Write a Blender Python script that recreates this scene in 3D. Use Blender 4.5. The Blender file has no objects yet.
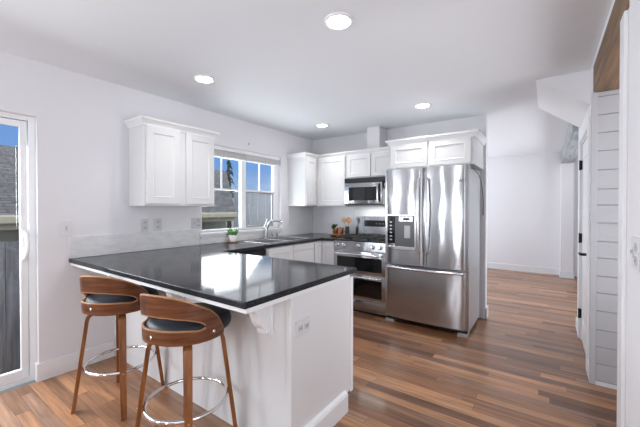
import bpy, bmesh, math, random
from mathutils import Vector, Matrix
random.seed(7)
S = bpy.context.scene
COL = S.collection
PI = math.pi

# ------------------------------------------------------------------ camera
cam_d = bpy.data.cameras.new('camera')
cam_d.lens = 320.6224 / 640 * 36
cam_d.sensor_width = 36
cam_d.shift_y = -2.311 / 640
cam_d.clip_start = 0.05
cam = bpy.data.objects.new('camera', cam_d)
COL.objects.link(cam)
cam.location = (3.168, -4.262, 1.324)
cam.rotation_euler = (PI / 2 - 0.0093, 0, 0.6158)
S.camera = cam

# ------------------------------------------------------------------ exposure
S.view_settings.view_transform = 'Standard'
S.view_settings.look = 'None'
S.view_settings.gamma = 1
S.view_settings.exposure = -.2

# ------------------------------------------------------------------ sky
W = bpy.data.worlds.new('sky')
S.world = W
W.use_nodes = True
nt = W.node_tree
nt.nodes.clear()


def N(tree, t, **kw):
    n = tree.nodes.new(t)
    for k, v in kw.items():
        setattr(n, k, v)
    return n


def L(tree, a, b):
    tree.links.new(a, b)


def mathn(tree, op, a, b=None, clamp=False):
    n = N(tree, 'ShaderNodeMath', operation=op)
    n.use_clamp = clamp
    for i, x in enumerate((a, b)):
        if x is None:
            continue
        if isinstance(x, (int, float)):
            n.inputs[i].default_value = x
        else:
            L(tree, x, n.inputs[i])
    return n.outputs[0]


def ramp(tree, fac, stops, interp='LINEAR'):
    r = N(tree, 'ShaderNodeValToRGB')
    r.color_ramp.interpolation = interp
    el = r.color_ramp.elements
    while len(el) > 1:
        el.remove(el[0])
    el[0].position = stops[0][0]
    el[0].color = (*stops[0][1], 1)
    for p, c in stops[1:]:
        e = el.new(p)
        e.color = (*c, 1)
    L(tree, fac, r.inputs[0])
    return r.outputs[0]


tc = N(nt, 'ShaderNodeTexCoord')
sep = N(nt, 'ShaderNodeSeparateXYZ')
L(nt, tc.outputs['Generated'], sep.inputs[0])
blue = ramp(nt, sep.outputs[2], [(0.0, (.70, .78, .88)), (.05, (.42, .60, .90)), (.12, (.20, .42, .88)), (.4, (.14, .34, .8))])
nz = N(nt, 'ShaderNodeTexNoise')
nz.inputs['Scale'].default_value = 3.5
nz.inputs['Detail'].default_value = 6
mp = N(nt, 'ShaderNodeMapping')
mp.inputs['Scale'].default_value = (1, 1, 3)
L(nt, tc.outputs['Generated'], mp.inputs[0])
L(nt, mp.outputs[0], nz.inputs['Vector'])
wisps = ramp(nt, nz.outputs[0], [(.5, (0, 0, 0)), (.72, (.55, .55, .55))])
# unseen white bank added high (towards +y) to whiten the counter's reflection
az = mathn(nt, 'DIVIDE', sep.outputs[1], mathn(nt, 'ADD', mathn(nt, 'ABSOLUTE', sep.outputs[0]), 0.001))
sky_boost = mathn(nt, 'MULTIPLY', ramp(nt, sep.outputs[2], [(.155, (0, 0, 0)), (.20, (1, 1, 1))]),
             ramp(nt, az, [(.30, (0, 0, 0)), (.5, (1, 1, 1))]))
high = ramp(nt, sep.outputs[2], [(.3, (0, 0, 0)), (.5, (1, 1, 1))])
sky_boost = mathn(nt, 'MAXIMUM', sky_boost, high)
m1 = N(nt, 'ShaderNodeMixRGB')
L(nt, wisps, m1.inputs[0])
L(nt, blue, m1.inputs[1])
m1.inputs[2].default_value = (.80, .86, .95, 1)
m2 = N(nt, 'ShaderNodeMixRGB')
L(nt, sky_boost, m2.inputs[0])
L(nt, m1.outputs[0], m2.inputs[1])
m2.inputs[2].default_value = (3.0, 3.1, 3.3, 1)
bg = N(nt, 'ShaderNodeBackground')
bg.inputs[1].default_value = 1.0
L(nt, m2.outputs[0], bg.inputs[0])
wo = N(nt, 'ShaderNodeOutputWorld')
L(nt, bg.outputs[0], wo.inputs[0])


# ------------------------------------------------------------------ daylight at the openings, and added fills with no opening
def area_light(name, loc, aim, sx, sy, power, col=(.90, .945, 1), spread=170):
    """rectangular area light, leaving along aim"""
    d = bpy.data.lights.new(name, 'AREA')
    d.shape = 'RECTANGLE'
    d.size = sx
    d.size_y = sy
    d.energy = power
    d.color = col
    d.spread = math.radians(spread)
    o = bpy.data.objects.new(name, d)
    COL.objects.link(o)
    o.location = loc
    o.rotation_euler = Vector(aim).to_track_quat('-Z', 'Y').to_euler()
    return o


area_light('daylight_rear_left', (.54, -6.9, 1.35), (.15, 1, .35), .3, 1.8, 28)
area_light('daylight_rear_right', (2.07, -6.9, 1.35), (0, 1, .35), .28, 1.8, 25)
area_light('daylight_patio', (-.40, -4.43, 1.48), (1, .2, -.9), 1.7, .9, 78)
area_light('daylight_sink', (-.45, -1.43, 1.4), (1, 0, .9), 1.1, .8, 34)
area_light('daylight_living', (.03, 2.55, 1.3), (1, -.3, .6), 1.5, 1.8, 84, (.86, .93, 1))
area_light('entry_fill', (5.1, 1.8, 1.4), (-.8, -.6, .4), 1.4, 1.8, 95, (.86, .93, 1))  # added fill, no opening here: lifts the right side and kitchen ceiling
area_light('hall_fill', (5.1, -1.68, 1.2), (-1, 0, .25), .8, 1.4, 20, (.96, .96, 1), 100)  # added fill at the hall's closed end, brightens panel and ceiling
area_light('ceiling_fill', (1.9, -5.6, 1.2), (0, .35, 1), 2.2, 1.0, 29)  # added uplight behind the camera, brightens the ceiling
area_light('camera_fill', (3.43, -3.55, 1.25), (-1, .12, 0), .5, 1.5, 9)  # added fill beside the camera, no window in this wall
CAN_POWER = 26


# ------------------------------------------------------------------ materials
def mat(name, col, rough=.5, metal=0.0, **kw):
    m = bpy.data.materials.new(name)
    m.use_nodes = True
    b = m.node_tree.nodes['Principled BSDF']
    b.inputs['Base Color'].default_value = (*col, 1)
    b.inputs['Roughness'].default_value = rough
    b.inputs['Metallic'].default_value = metal
    for k, v in kw.items():
        b.inputs[k].default_value = v
    return m


def bsdf(m):
    return m.node_tree.nodes['Principled BSDF']


def pos(t):
    return N(t, 'ShaderNodeNewGeometry').outputs['Position']


def noise(t, vec, scale, detail=4, rough=.5):
    n = N(t, 'ShaderNodeTexNoise')
    n.inputs['Scale'].default_value = scale
    n.inputs['Detail'].default_value = detail
    n.inputs['Roughness'].default_value = rough
    if vec is not None:
        L(t, vec, n.inputs['Vector'])
    return n.outputs[0]


def scaled(t, vec, s):
    m = N(t, 'ShaderNodeMapping')
    m.inputs['Scale'].default_value = s
    L(t, vec, m.inputs[0])
    return m.outputs[0]


def bump(m, h, strength=.1, dist=.01):
    t = m.node_tree
    b = N(t, 'ShaderNodeBump')
    b.inputs['Strength'].default_value = strength
    b.inputs['Distance'].default_value = dist
    L(t, h, b.inputs['Height'])
    L(t, b.outputs[0], bsdf(m).inputs['Normal'])


def paint(name, col, rough, bs=.05, sc=90):
    m = mat(name, col, rough)
    t = m.node_tree
    bump(m, noise(t, pos(t), sc, 3), bs, .004)
    return m


M_wall = paint('wall_paint', (.745, .735, .76), .6, .08)
M_ceil = paint('ceiling_paint', (.80, .815, .85), .8, .12, 60)
M_trim = paint('trim_paint', (.80, .80, .81), .35, .02)
M_cab = paint('cabinet_paint', (.715, .715, .72), .32, .015)
M_farwall = paint('living_wall_paint', (.81, .80, .82), .6, .08)
M_rear = paint('rear_wall_dark', (.10, .10, .105), .6, .08)  # dark tone added on the unseen wall for contrast in steel reflections
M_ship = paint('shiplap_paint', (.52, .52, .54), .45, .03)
M_shipgap = mat('shiplap_gap', (.33, .33, .35), .7)
M_vinyl = paint('white_vinyl', (.85, .86, .87), .3, .01)
M_plate = mat('outlet_plastic', (.68, .68, .69), .35)
M_plategrey = mat('outlet_plastic_grey', (.58, .58, .59), .35)
M_socket = mat('outlet_socket', (.55, .55, .56), .4)
M_plateend = mat('outlet_plastic_soft', (.66, .66, .67), .35)
M_dark = mat('dark_slot', (.02, .02, .02), .5)
M_black = mat('black_plastic', (.012, .012, .013), .3)
M_blackmetal = mat('black_hardware', (.012, .012, .012), .4, .6)
M_iron = paint('cast_iron', (.018, .018, .018), .55, .2, 200)
M_bglass = mat('black_oven_glass', (.006, .006, .007), .05)
M_chrome = mat('chrome', (.82, .82, .84), .07, 1.0)
M_nickel = mat('brushed_nickel', (.42, .42, .43), .25, 1.0)
M_copper = mat('copper', (.62, .26, .13), .25, 1.0)
M_greytext = mat('grey_print', (.42, .42, .43), .5)
M_white = mat('white_ceramic', (.85, .85, .84), .2)


def steel(name, col, rough, vertical=True):
    m = mat(name, col, rough, 1.0)
    t = m.node_tree
    p = pos(t)
    s = (500, 500, 4) if vertical else (4, 4, 500)
    f = noise(t, scaled(t, p, s), 1.0, 3)
    r = N(t, 'ShaderNodeMapRange')
    r.inputs[3].default_value = rough - .05
    r.inputs[4].default_value = rough + .07
    L(t, f, r.inputs[0])
    L(t, r.outputs[0], bsdf(m).inputs['Roughness'])
    # rolled sheet is never dead flat: a slow ripple
    bump(m, noise(t, scaled(t, p, (5.5, 5.5, 2.6)), 1.0, 1, .3), .5, .012)
    return m


M_steel = steel('stainless_steel', (.46, .46, .475), .17)
bsdf(M_steel).inputs['Anisotropic'].default_value = .8
bsdf(M_steel).inputs['Anisotropic Rotation'].default_value = .25
tg = N(M_steel.node_tree, 'ShaderNodeTangent')
tg.direction_type = 'RADIAL'
tg.axis = 'Z'
L(M_steel.node_tree, tg.outputs[0], bsdf(M_steel).inputs['Tangent'])
M_steelh = steel('stainless_handle', (.68, .68, .69), .22)
M_steeld = mat('grey_painted_steel', (.46, .46, .47), .4, .3)
M_sink = mat('sink_steel', (.7, .7, .71), .25, 1.0)

# polished dark granite
M_gran = mat('dark_granite', (.02, .02, .022), .07)
t = M_gran.node_tree
v = N(t, 'ShaderNodeTexVoronoi')
v.inputs['Scale'].default_value = 260
L(t, pos(t), v.inputs['Vector'])
sp = ramp(t, v.outputs['Color'], [(.55, (.020, .020, .022)), (.8, (.045, .045, .05)), (.97, (.13, .13, .14))])
L(t, sp, bsdf(M_gran).inputs['Base Color'])
bsdf(M_gran).inputs['IOR'].default_value = 1.22
r = N(t, 'ShaderNodeMapRange')
r.inputs[3].default_value = .04
r.inputs[4].default_value = .13
L(t, noise(t, pos(t), 14, 5), r.inputs[0])
L(t, r.outputs[0], bsdf(M_gran).inputs['Roughness'])

# pale textured backsplash slab and large tiles with joints
M_slab = mat('backsplash_slab', (.66, .66, .67), .35)
t = M_slab.node_tree
c = ramp(t, noise(t, scaled(t, pos(t), (9, 9, 26)), 1.0, 8, .65), [(.3, (.58, .58, .585)), (.5, (.68, .68, .69)), (.7, (.74, .74, .75))])
L(t, c, bsdf(M_slab).inputs['Base Color'])
bump(M_slab, noise(t, scaled(t, pos(t), (14, 14, 40)), 1.0, 6), .15, .01)


def planks(name, along, w, ln, stops, gap=.0022, rough=.28, grain=.35):
    """wood boards in world metres: rows across, random butt joints along"""
    m = mat(name, (.3, .2, .12), rough)
    t = m.node_tree
    sp = N(t, 'ShaderNodeSeparateXYZ')
    L(t, pos(t), sp.inputs[0])
    a, b = (sp.outputs[0], sp.outputs[1]) if along == 'x' else (sp.outputs[1], sp.outputs[0])
    rr = mathn(t, 'DIVIDE', b, w)
    row = mathn(t, 'FLOOR', rr)
    wn = N(t, 'ShaderNodeTexWhiteNoise', noise_dimensions='1D')
    L(t, row, wn.inputs['W'])
    cc = mathn(t, 'ADD', mathn(t, 'DIVIDE', a, ln), mathn(t, 'MULTIPLY', wn.outputs['Value'], 9.7))
    colm = mathn(t, 'FLOOR', cc)
    cv = N(t, 'ShaderNodeCombineXYZ')
    L(t, row, cv.inputs[0])
    L(t, colm, cv.inputs[1])
    w2 = N(t, 'ShaderNodeTexWhiteNoise', noise_dimensions='2D')
    L(t, cv.outputs[0], w2.inputs['Vector'])
    base = ramp(t, w2.outputs['Value'], stops)
    # grain, shifted per board
    off = N(t, 'ShaderNodeVectorMath', operation='SCALE')
    L(t, w2.outputs['Color'], off.inputs[0])
    off.inputs['Scale'].default_value = 40
    ad = N(t, 'ShaderNodeVectorMath', operation='ADD')
    L(t, scaled(t, pos(t), (2.2, 34, 1) if along == 'x' else (34, 2.2, 1)), ad.inputs[0])
    L(t, off.outputs[0], ad.inputs[1])
    g = noise(t, ad.outputs[0], 1.0, 7, .62)
    gr = ramp(t, g, [(.28, (1 - grain,) * 3), (.5, (1, 1, 1)), (.72, (1 + grain * .8,) * 3)])
    mx = N(t, 'ShaderNodeMixRGB', blend_type='MULTIPLY')
    mx.inputs[0].default_value = 1
    L(t, base, mx.inputs[1])
    L(t, gr, mx.inputs[2])
    # joints
    fr = mathn(t, 'FRACT', rr)
    e1 = mathn(t, 'LESS_THAN', mathn(t, 'MINIMUM', fr, mathn(t, 'SUBTRACT', 1, fr)), gap / w / 2)
    fc = mathn(t, 'FRACT', cc)
    e2 = mathn(t, 'LESS_THAN', mathn(t, 'MINIMUM', fc, mathn(t, 'SUBTRACT', 1, fc)), gap / ln / 2)
    e = mathn(t, 'MAXIMUM', e1, e2)
    mg = N(t, 'ShaderNodeMixRGB', blend_type='MULTIPLY')
    L(t, e, mg.inputs[0])
    L(t, mx.outputs[0], mg.inputs[1])
    mg.inputs[2].default_value = (.35, .32, .3, 1)
    L(t, mg.outputs[0], bsdf(m).inputs['Base Color'])
    mr = N(t, 'ShaderNodeMapRange')
    mr.inputs[3].default_value = rough - .08
    mr.inputs[4].default_value = rough + .12
    L(t, g, mr.inputs[0])
    L(t, mr.outputs[0], bsdf(m).inputs['Roughness'])
    h = mathn(t, 'SUBTRACT', mathn(t, 'MULTIPLY', g, .25), e)
    bump(m, h, .25, .003)
    return m


M_floor = planks('floor_planks', 'x', .076, .95,
                 [(0, (.11, .048, .024)), (.2, (.27, .122, .056)), (.4, (.38, .178, .082)), (.55, (.19, .096, .050)),
                  (.75, (.46, .228, .108)), (.9, (.31, .172, .104)), (1, (.13, .060, .032))], rough=.34, grain=.55)
bsdf(M_floor).inputs['Coat Weight'].default_value = .25
bsdf(M_floor).inputs['Coat Roughness'].default_value = .12


def wood(name, c1, c2, c3, sx=(3, 30, 30), rough=.35, obj=True):
    m = mat(name, c2, rough)
    t = m.node_tree
    vec = N(t, 'ShaderNodeTexCoord').outputs['Object'] if obj else pos(t)
    g = noise(t, scaled(t, vec, sx), 1.0, 7, .6)
    L(t, ramp(t, g, [(.3, c1), (.5, c2), (.7, c3)]), bsdf(m).inputs['Base Color'])
    bump(m, g, .08, .003)
    return m


M_walnut = wood('walnut_veneer', (.055, .016, .006), (.135, .043, .015), (.22, .08, .03), (4, 4, 55), .3)
M_walnutleg = wood('walnut_leg', (.14, .046, .012), (.25, .088, .022), (.34, .13, .038), (45, 45, 3), .3)
M_plyedge = wood('ply_edge', (.26, .12, .05), (.36, .18, .08), (.45, .24, .11), (4, 4, 90), .4)
M_leather = mat('navy_leather', (.010, .013, .021), .5)
t = M_leather.node_tree
bump(M_leather, noise(t, pos(t), 260, 3), .1, .002)
M_beam = wood('rough_beam', (.10, .06, .035), (.20, .12, .065), (.28, .18, .11), (30, 2, 30), .6, False)
M_beamgrey = wood('blue_lit_beam', (.20, .20, .205), (.33, .345, .37), (.42, .44, .47), (30, 2, 30), .6, False)  # blue cast of the far room's light put into the beam colour
M_tray = wood('tray_wood', (.13, .05, .02), (.22, .09, .04), (.30, .13, .06), (6, 30, 30), .4)
M_spoon = wood('spoon_wood', (.42, .22, .11), (.55, .31, .17), (.62, .38, .22), (20, 20, 6), .5)
M_leaf = mat('leaf_green', (.10, .26, .06), .45)
M_leafd = mat('herb_green', (.03, .10, .025), .5)


def emit(name, col, s):
    m = bpy.data.materials.new(name)
    m.use_nodes = True
    b = bsdf(m)
    b.inputs['Base Color'].default_value = (*col, 1)
    b.inputs['Emission Color'].default_value = (*col, 1)
    b.inputs['Emission Strength'].default_value = s
    return m


M_lamp = emit('lamp_lens', (1, .99, .97), 40)

# thin window glass: mostly clear, mirror-like at a slant
M_glass = bpy.data.materials.new('window_glass')
M_glass.use_nodes = True
t = M_glass.node_tree
t.nodes.clear()
tr = N(t, 'ShaderNodeBsdfTransparent')
tr.inputs[0].default_value = (.97, .98, .98, 1)
gl = N(t, 'ShaderNodeBsdfGlossy')
gl.inputs['Roughness'].default_value = .0
lwt = N(t, 'ShaderNodeLayerWeight')
lwt.inputs[0].default_value = .5
fz_fac = mathn(t, 'ADD', mathn(t, 'MULTIPLY', mathn(t, 'POWER', lwt.outputs['Facing'], 5.0), .9), .03)
mx = N(t, 'ShaderNodeMixShader')
L(t, fz_fac, mx.inputs[0])
L(t, tr.outputs[0], mx.inputs[1])
L(t, gl.outputs[0], mx.inputs[2])
ou = N(t, 'ShaderNodeOutputMaterial')
L(t, mx.outputs[0], ou.inputs[0])

# outdoors
M_shingle = mat('asphalt_shingles', (.2, .2, .21), .9)
t = M_shingle.node_tree
uvn = N(t, 'ShaderNodeTexCoord').outputs['UV']
bt = N(t, 'ShaderNodeTexBrick')
bt.inputs['Scale'].default_value = 1
bt.inputs['Brick Width'].default_value = .30
bt.inputs['Row Height'].default_value = .15
bt.inputs['Mortar Size'].default_value = .022
bt.inputs['Color1'].default_value = (.045, .045, .047, 1)
bt.inputs['Color2'].default_value = (.095, .095, .10, 1)
bt.inputs['Mortar'].default_value = (.015, .015, .016, 1)
L(t, uvn, bt.inputs['Vector'])
sx = N(t, 'ShaderNodeMixRGB', blend_type='MULTIPLY')
sx.inputs[0].default_value = 1
L(t, bt.outputs[0], sx.inputs[1])
L(t, ramp(t, noise(t, pos(t), 5, 6, .7), [(.3, (.6, .6, .6)), (.7, (1.35, 1.35, 1.35))]), sx.inputs[2])
L(t, sx.outputs[0], bsdf(M_shingle).inputs['Base Color'])
M_fascia = mat('beige_fascia', (.36, .33, .25), .6)
M_siding = mat('olive_siding', (.24, .24, .19), .7)
M_fence = wood('weathered_fence', (.05, .05, .055), (.09, .09, .10), (.15, .15, .16), (30, 30, 2), .8)
M_pale = paint('pale_fence', (.42, .44, .46), .6, .05)
M_bark = mat('dark_bark', (.03, .028, .025), .9)
M_conifer = mat('conifer_green', (.02, .035, .02), .8)
M_ground = paint('patio_concrete', (.11, .11, .105), .9, .2, 20)


# ------------------------------------------------------------------ mesh helpers
class MB:
    def __init__(self):
        self.bm = bmesh.new()

    def box(self, x0, x1, y0, y1, z0, z1, bev=0.0, seg=2):
        b = bmesh.new()
        r = bmesh.ops.create_cube(b, size=1)
        for v in b.verts:
            v.co = Vector((x0 + (v.co.x + .5) * (x1 - x0), y0 + (v.co.y + .5) * (y1 - y0), z0 + (v.co.z + .5) * (z1 - z0)))
        if bev > 0:
            bmesh.ops.bevel(b, geom=b.edges[:], offset=bev, segments=seg, profile=.5, affect='EDGES')
        self.add(b)
        return self

    def add(self, b, mtx=None):
        me = bpy.data.meshes.new('tmp')
        b.to_mesh(me)
        b.free()
        if mtx is not None:
            me.transform(mtx)
        self.bm.from_mesh(me)
        bpy.data.meshes.remove(me)

    def prism(self, pts, axis, a, b):
        """polygon pts (2-D) extruded along axis from a to b. x: (y,z)  y: (x,z)  z: (x,y)"""
        mk = {'x': lambda p, t: (t, p[0], p[1]), 'y': lambda p, t: (p[0], t, p[1]), 'z': lambda p, t: (p[0], p[1], t)}[axis]
        bm = bmesh.new()
        lo = [bm.verts.new(mk(p, a)) for p in pts]
        hi = [bm.verts.new(mk(p, b)) for p in pts]
        bm.faces.new(lo)
        bm.faces.new(hi[::-1])
        n = len(pts)
        for i in range(n):
            bm.faces.new((lo[i], hi[i], hi[(i + 1) % n], lo[(i + 1) % n]))
        bmesh.ops.recalc_face_normals(bm, faces=bm.faces[:])
        self.add(bm)
        return self

    def tube(self, pts, r, seg=12, closed=False, cap=True):
        bm = bmesh.new()
        P = [Vector(p) for p in pts]
        n = len(P)
        rad = r if isinstance(r, (list, tuple)) else [r] * n
        rings = []
        up = None
        for i in range(n):
            if closed:
                d = (P[(i + 1) % n] - P[i - 1]).normalized()
            else:
                d = (P[min(i + 1, n - 1)] - P[max(i - 1, 0)]).normalized()
            if up is None:
                up = Vector((0, 0, 1)) if abs(d.z) < .9 else Vector((1, 0, 0))
            s = d.cross(up).normalized()
            up = s.cross(d).normalized()
            rings.append([bm.verts.new(P[i] + (s * math.cos(2 * PI * k / seg) + up * math.sin(2 * PI * k / seg)) * rad[i]) for k in range(seg)])
        for i in range(n if closed else n - 1):
            A, B = rings[i], rings[(i + 1) % n]
            for k in range(seg):
                bm.faces.new((A[k], A[(k + 1) % seg], B[(k + 1) % seg], B[k]))
        if cap and not closed:
            bm.faces.new(rings[0][::-1])
            bm.faces.new(rings[-1])
        bmesh.ops.recalc_face_normals(bm, faces=bm.faces[:])
        self.add(bm)
        return self

    def lathe(self, prof, c=(0, 0, 0), seg=32, mtx=None):
        """profile [(radius, z)] turned about z"""
        bm = bmesh.new()
        rings = []
        for (r, z) in prof:
            if r < 1e-6:
                rings.append([bm.verts.new((0, 0, z))])
            else:
                rings.append([bm.verts.new((r * math.cos(2 * PI * k / seg), r * math.sin(2 * PI * k / seg), z)) for k in range(seg)])
        for A, B in zip(rings, rings[1:]):
            for k in range(seg):
                a, b = A[k % len(A)], A[(k + 1) % len(A)]
                cc, d = B[(k + 1) % len(B)], B[k % len(B)]
                f = list(dict.fromkeys((a, b, cc, d)))
                if len(f) > 2:
                    bm.faces.new(f)
        for R in (rings[0], rings[-1]):
            if len(R) > 1:
                try:
                    bm.faces.new(R)
                except ValueError:
                    pass
        bmesh.ops.recalc_face_normals(bm, faces=bm.faces[:])
        M = Matrix.Translation(Vector(c))
        if mtx is not None:
            M = M @ mtx
        self.add(bm, M)
        return self

    def build(self, name, m, parent=None, smooth=None, loc=None):
        me = bpy.data.meshes.new(name)
        bmesh.ops.recalc_face_normals(self.bm, faces=self.bm.faces[:])
        self.bm.to_mesh(me)
        self.bm.free()
        me.materials.append(m)
        if smooth:
            for p in me.polygons:
                p.use_smooth = True
            me.set_sharp_from_angle(angle=math.radians(smooth))
        o = bpy.data.objects.new(name, me)
        COL.objects.link(o)
        if parent is not None:
            o.parent = parent
        if loc:
            o.location = loc
        return o


def tag(o, label, cat, group=None, kind=None):
    o['label'] = label
    o['category'] = cat
    if group:
        o['group'] = group
    if kind:
        o['kind'] = kind
    return o


def thing(name, label, cat, loc=(0, 0, 0), rz=0, group=None):
    o = bpy.data.objects.new(name, None)
    o.empty_display_size = .05
    COL.objects.link(o)
    o.location = loc
    o.rotation_euler.z = rz
    return tag(o, label, cat, group)


def struct(name, mb, m, parent=None, smooth=None):
    o = mb.build(name, m, parent, smooth)
    if parent is None:
        o['kind'] = 'structure'
    return o


def copy_tree(o, label, loc=None, rz=None, group=None):
    def cp(a, par):
        c = a.copy()
        COL.objects.link(c)
        c.parent = par
        for ch in [q for q in kids.get(a.name, ())]:
            cp(ch, c)
        return c
    kids = {}
    for q in list(COL.objects):
        if q.parent:
            kids.setdefault(q.parent.name, []).append(q)
    n = cp(o, None)
    n['label'] = label
    if loc is not None:
        n.location = loc
    if rz is not None:
        n.rotation_euler.z = rz
    return n


def panel_door(name, parent, m, o, u, n, w, h, th=.02, fr=.055, dep=.007, bev=.012):
    """framed cabinet door: o lower corner on the carcass face, u width direction, n outward"""
    o, u, n = Vector(o), Vector(u), Vector(n)
    z = Vector((0, 0, 1))
    bm = bmesh.new()

    def loop(i, d):
        return [bm.verts.new(o + u * a + z * b + n * d) for a, b in ((i, i), (w - i, i), (w - i, h - i), (i, h - i))]
    loops = [loop(0, 0), loop(0, th - .003), loop(.003, th), loop(fr, th), loop(fr + .004, th + .003), loop(fr + .012, th - .002),
             loop(fr + bev + .004, th - dep)]
    bm.faces.new(loops[0][::-1])
    for A, B in zip(loops, loops[1:]):
        for k in range(4):
            bm.faces.new((A[k], A[(k + 1) % 4], B[(k + 1) % 4], B[k]))
    bm.faces.new(loops[-1])
    mb = MB()
    mb.add(bm)
    return mb.build(name, m, parent)


def crown(name, parent, m, path, prof):
    """moulding: profile [(out, z)] swept along a plan polyline, left side of travel = inside"""
    P = [Vector((a, b)) for a, b in path]
    bm = bmesh.new()
    rings = []
    for i, p in enumerate(P):
        ds = []
        if i > 0:
            ds.append((p - P[i - 1]).normalized())
        if i < len(P) - 1:
            ds.append((P[i + 1] - p).normalized())
        ns = [Vector((d.y, -d.x)) for d in ds]
        if len(ns) == 1:
            mv = ns[0]
        else:
            mv = (ns[0] + ns[1]) / (1 + ns[0].dot(ns[1]))
        rings.append([bm.verts.new((p.x + mv.x * o, p.y + mv.y * o, z)) for o, z in prof])
    k = len(prof)
    for A, B in zip(rings, rings[1:]):
        for j in range(k):
            bm.faces.new((A[j], A[(j + 1) % k], B[(j + 1) % k], B[j]))
    bm.faces.new(rings[0])
    bm.faces.new(rings[-1][::-1])
    mb = MB()
    mb.add(bm)
    return mb.build(name, m, parent)


H = 2.44
# ================================================================== SETTING
struct('floor', MB().box(0, 5.25, -7, 3.7, -.06, 0), M_floor)
struct('ceiling', MB().box(-.12, 5.37, -7.12, 3.8, H, H + .12), M_ceil)

# window wall: patio door opening and kitchen window opening
DY0, DY1, DZ = -5.35, -3.51, 2.022
WY0, WY1, WZ0, WZ1 = -2.09, -.77, 1.045, 2.065
lw = MB()
lw.box(-.12, 0, -7.12, DY0, 0, H).box(-.12, 0, DY0, DY1, DZ, H).box(-.12, 0, DY1, WY0, 0, H)
lw.box(-.12, 0, WY0, WY1, 0, WZ0).box(-.12, 0, WY0, WY1, WZ1, H).box(-.12, 0, WY1, .12, 0, H)
struct('wall_left', lw, M_wall)
struct('wall_back', MB().box(0, 2.573, 0, .12, 0, H), M_wall)
struct('wall_living_left', MB().box(-.12, 0, .12, 1.7, 0, H).box(-.12, 0, 1.7, 3.4, 0, .5).box(-.12, 0, 1.7, 3.4, 2.3, H)
       .box(-.12, 0, 3.4, 3.65, 0, H), M_farwall)
struct('wall_far', MB().box(-.12, 5.37, 3.65, 3.77, 0, H), M_farwall)
RW = ((.36, .72), (1.9, 2.24))
rw = MB()
for a, b in ((-.12, .36), (.72, 1.9), (2.24, 3.46)):
    rw.box(a, b, -7.12, -7, 0, H)
for n, (a, b) in enumerate(RW, 2):
    rw.box(a, b, -7.12, -7, 0, .35).box(a, b, -7.12, -7, 2.3, H)
    struct('window_%d' % n, MB().box(a, b, -7.1, -7.04, .35, .40).box(a, b, -7.1, -7.04, 2.25, 2.3)
           .box(a, a + .05, -7.1, -7.04, .40, 2.25).box(b - .05, b, -7.1, -7.04, .40, 2.25), M_vinyl)
struct('wall_rear', rw, M_rear)
# right-hand wall near the camera, stops at the hall opening, notched for the beam
struct('wall_right', MB().box(3.452, 3.6, -7, -2.37, 0, H).box(3.452, 3.6, -2.37, -2.258, 0, 2.185), M_farwall)
struct('trim_1', MB().box(3.437, 3.452, -2.36, -2.26, 0, 2.18, .003), M_trim)
# closet wall with its door opening (under the stairs)
cw = MB()
cw.box(3.45, 3.57, -1.085, -.83, 0, H).box(3.45, 3.57, -.83, -.09, 1.985, H).box(3.45, 3.57, -.09, .30, 0, H)
struct('wall_closet', cw, M_farwall)
# shiplap wall facing the hall
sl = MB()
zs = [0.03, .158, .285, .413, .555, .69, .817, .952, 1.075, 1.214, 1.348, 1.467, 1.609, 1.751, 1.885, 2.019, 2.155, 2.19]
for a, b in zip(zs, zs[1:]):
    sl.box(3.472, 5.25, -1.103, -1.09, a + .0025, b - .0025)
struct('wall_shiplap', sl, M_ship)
struct('wall_hall_backing', MB().box(3.45, 5.25, -1.09, -1.085, 0, H), M_shipgap)
struct('trim_2', MB().box(3.438, 3.474, -1.112, -1.086, 0, 2.19, .002), M_ship)
struct('baseboard_hall', MB().box(3.474, 5.25, -1.115, -1.103, 0, .028), M_trim)
struct('wall_hall_end', MB().box(5.25, 5.37, -2.3, 3.65, 0, H), M_farwall)
struct('wall_hall_side', MB().box(3.6, 5.37, -2.4, -2.28, 0, H), M_farwall)
struct('wall_stub', MB().box(3.388, 3.577, 3.39, 3.65, 0, 2.175), M_farwall)
# sloping underside of the stairs
struct('ceiling_stair_slope', MB().prism([(3.085, H), (3.45, H), (3.45, 2.16)], 'y', -.885, .055), M_farwall)

# baseboards
struct('baseboard_left', MB().prism([(-.05, -3.525), (.015, -3.525), (.015, -2.99), (0, -2.99), (0, -3.51), (-.05, -3.51)], 'z', 0, .135), M_trim)
struct('baseboard_far', MB().box(0, 3.388, 3.635, 3.65, 0, .13, .003).box(3.373, 3.592, 3.375, 3.39, 0, .13, .003)
       .box(3.373, 3.388, 3.39, 3.635, 0, .13, .003), M_trim)
struct('baseboard_back', MB().box(2.573, 2.588, -.015, .135, 0, .13, .003).box(2.55, 2.588, -.015, 0, 0, .13, .003)
       .box(0, 2.573, .12, .135, 0, .13, .003), M_trim)
struct('baseboard_closet', MB().box(3.437, 3.45, -1.083, -.93, 0, .11, .002).box(3.437, 3.45, .015, .30, 0, .11, .002), M_trim)

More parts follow.
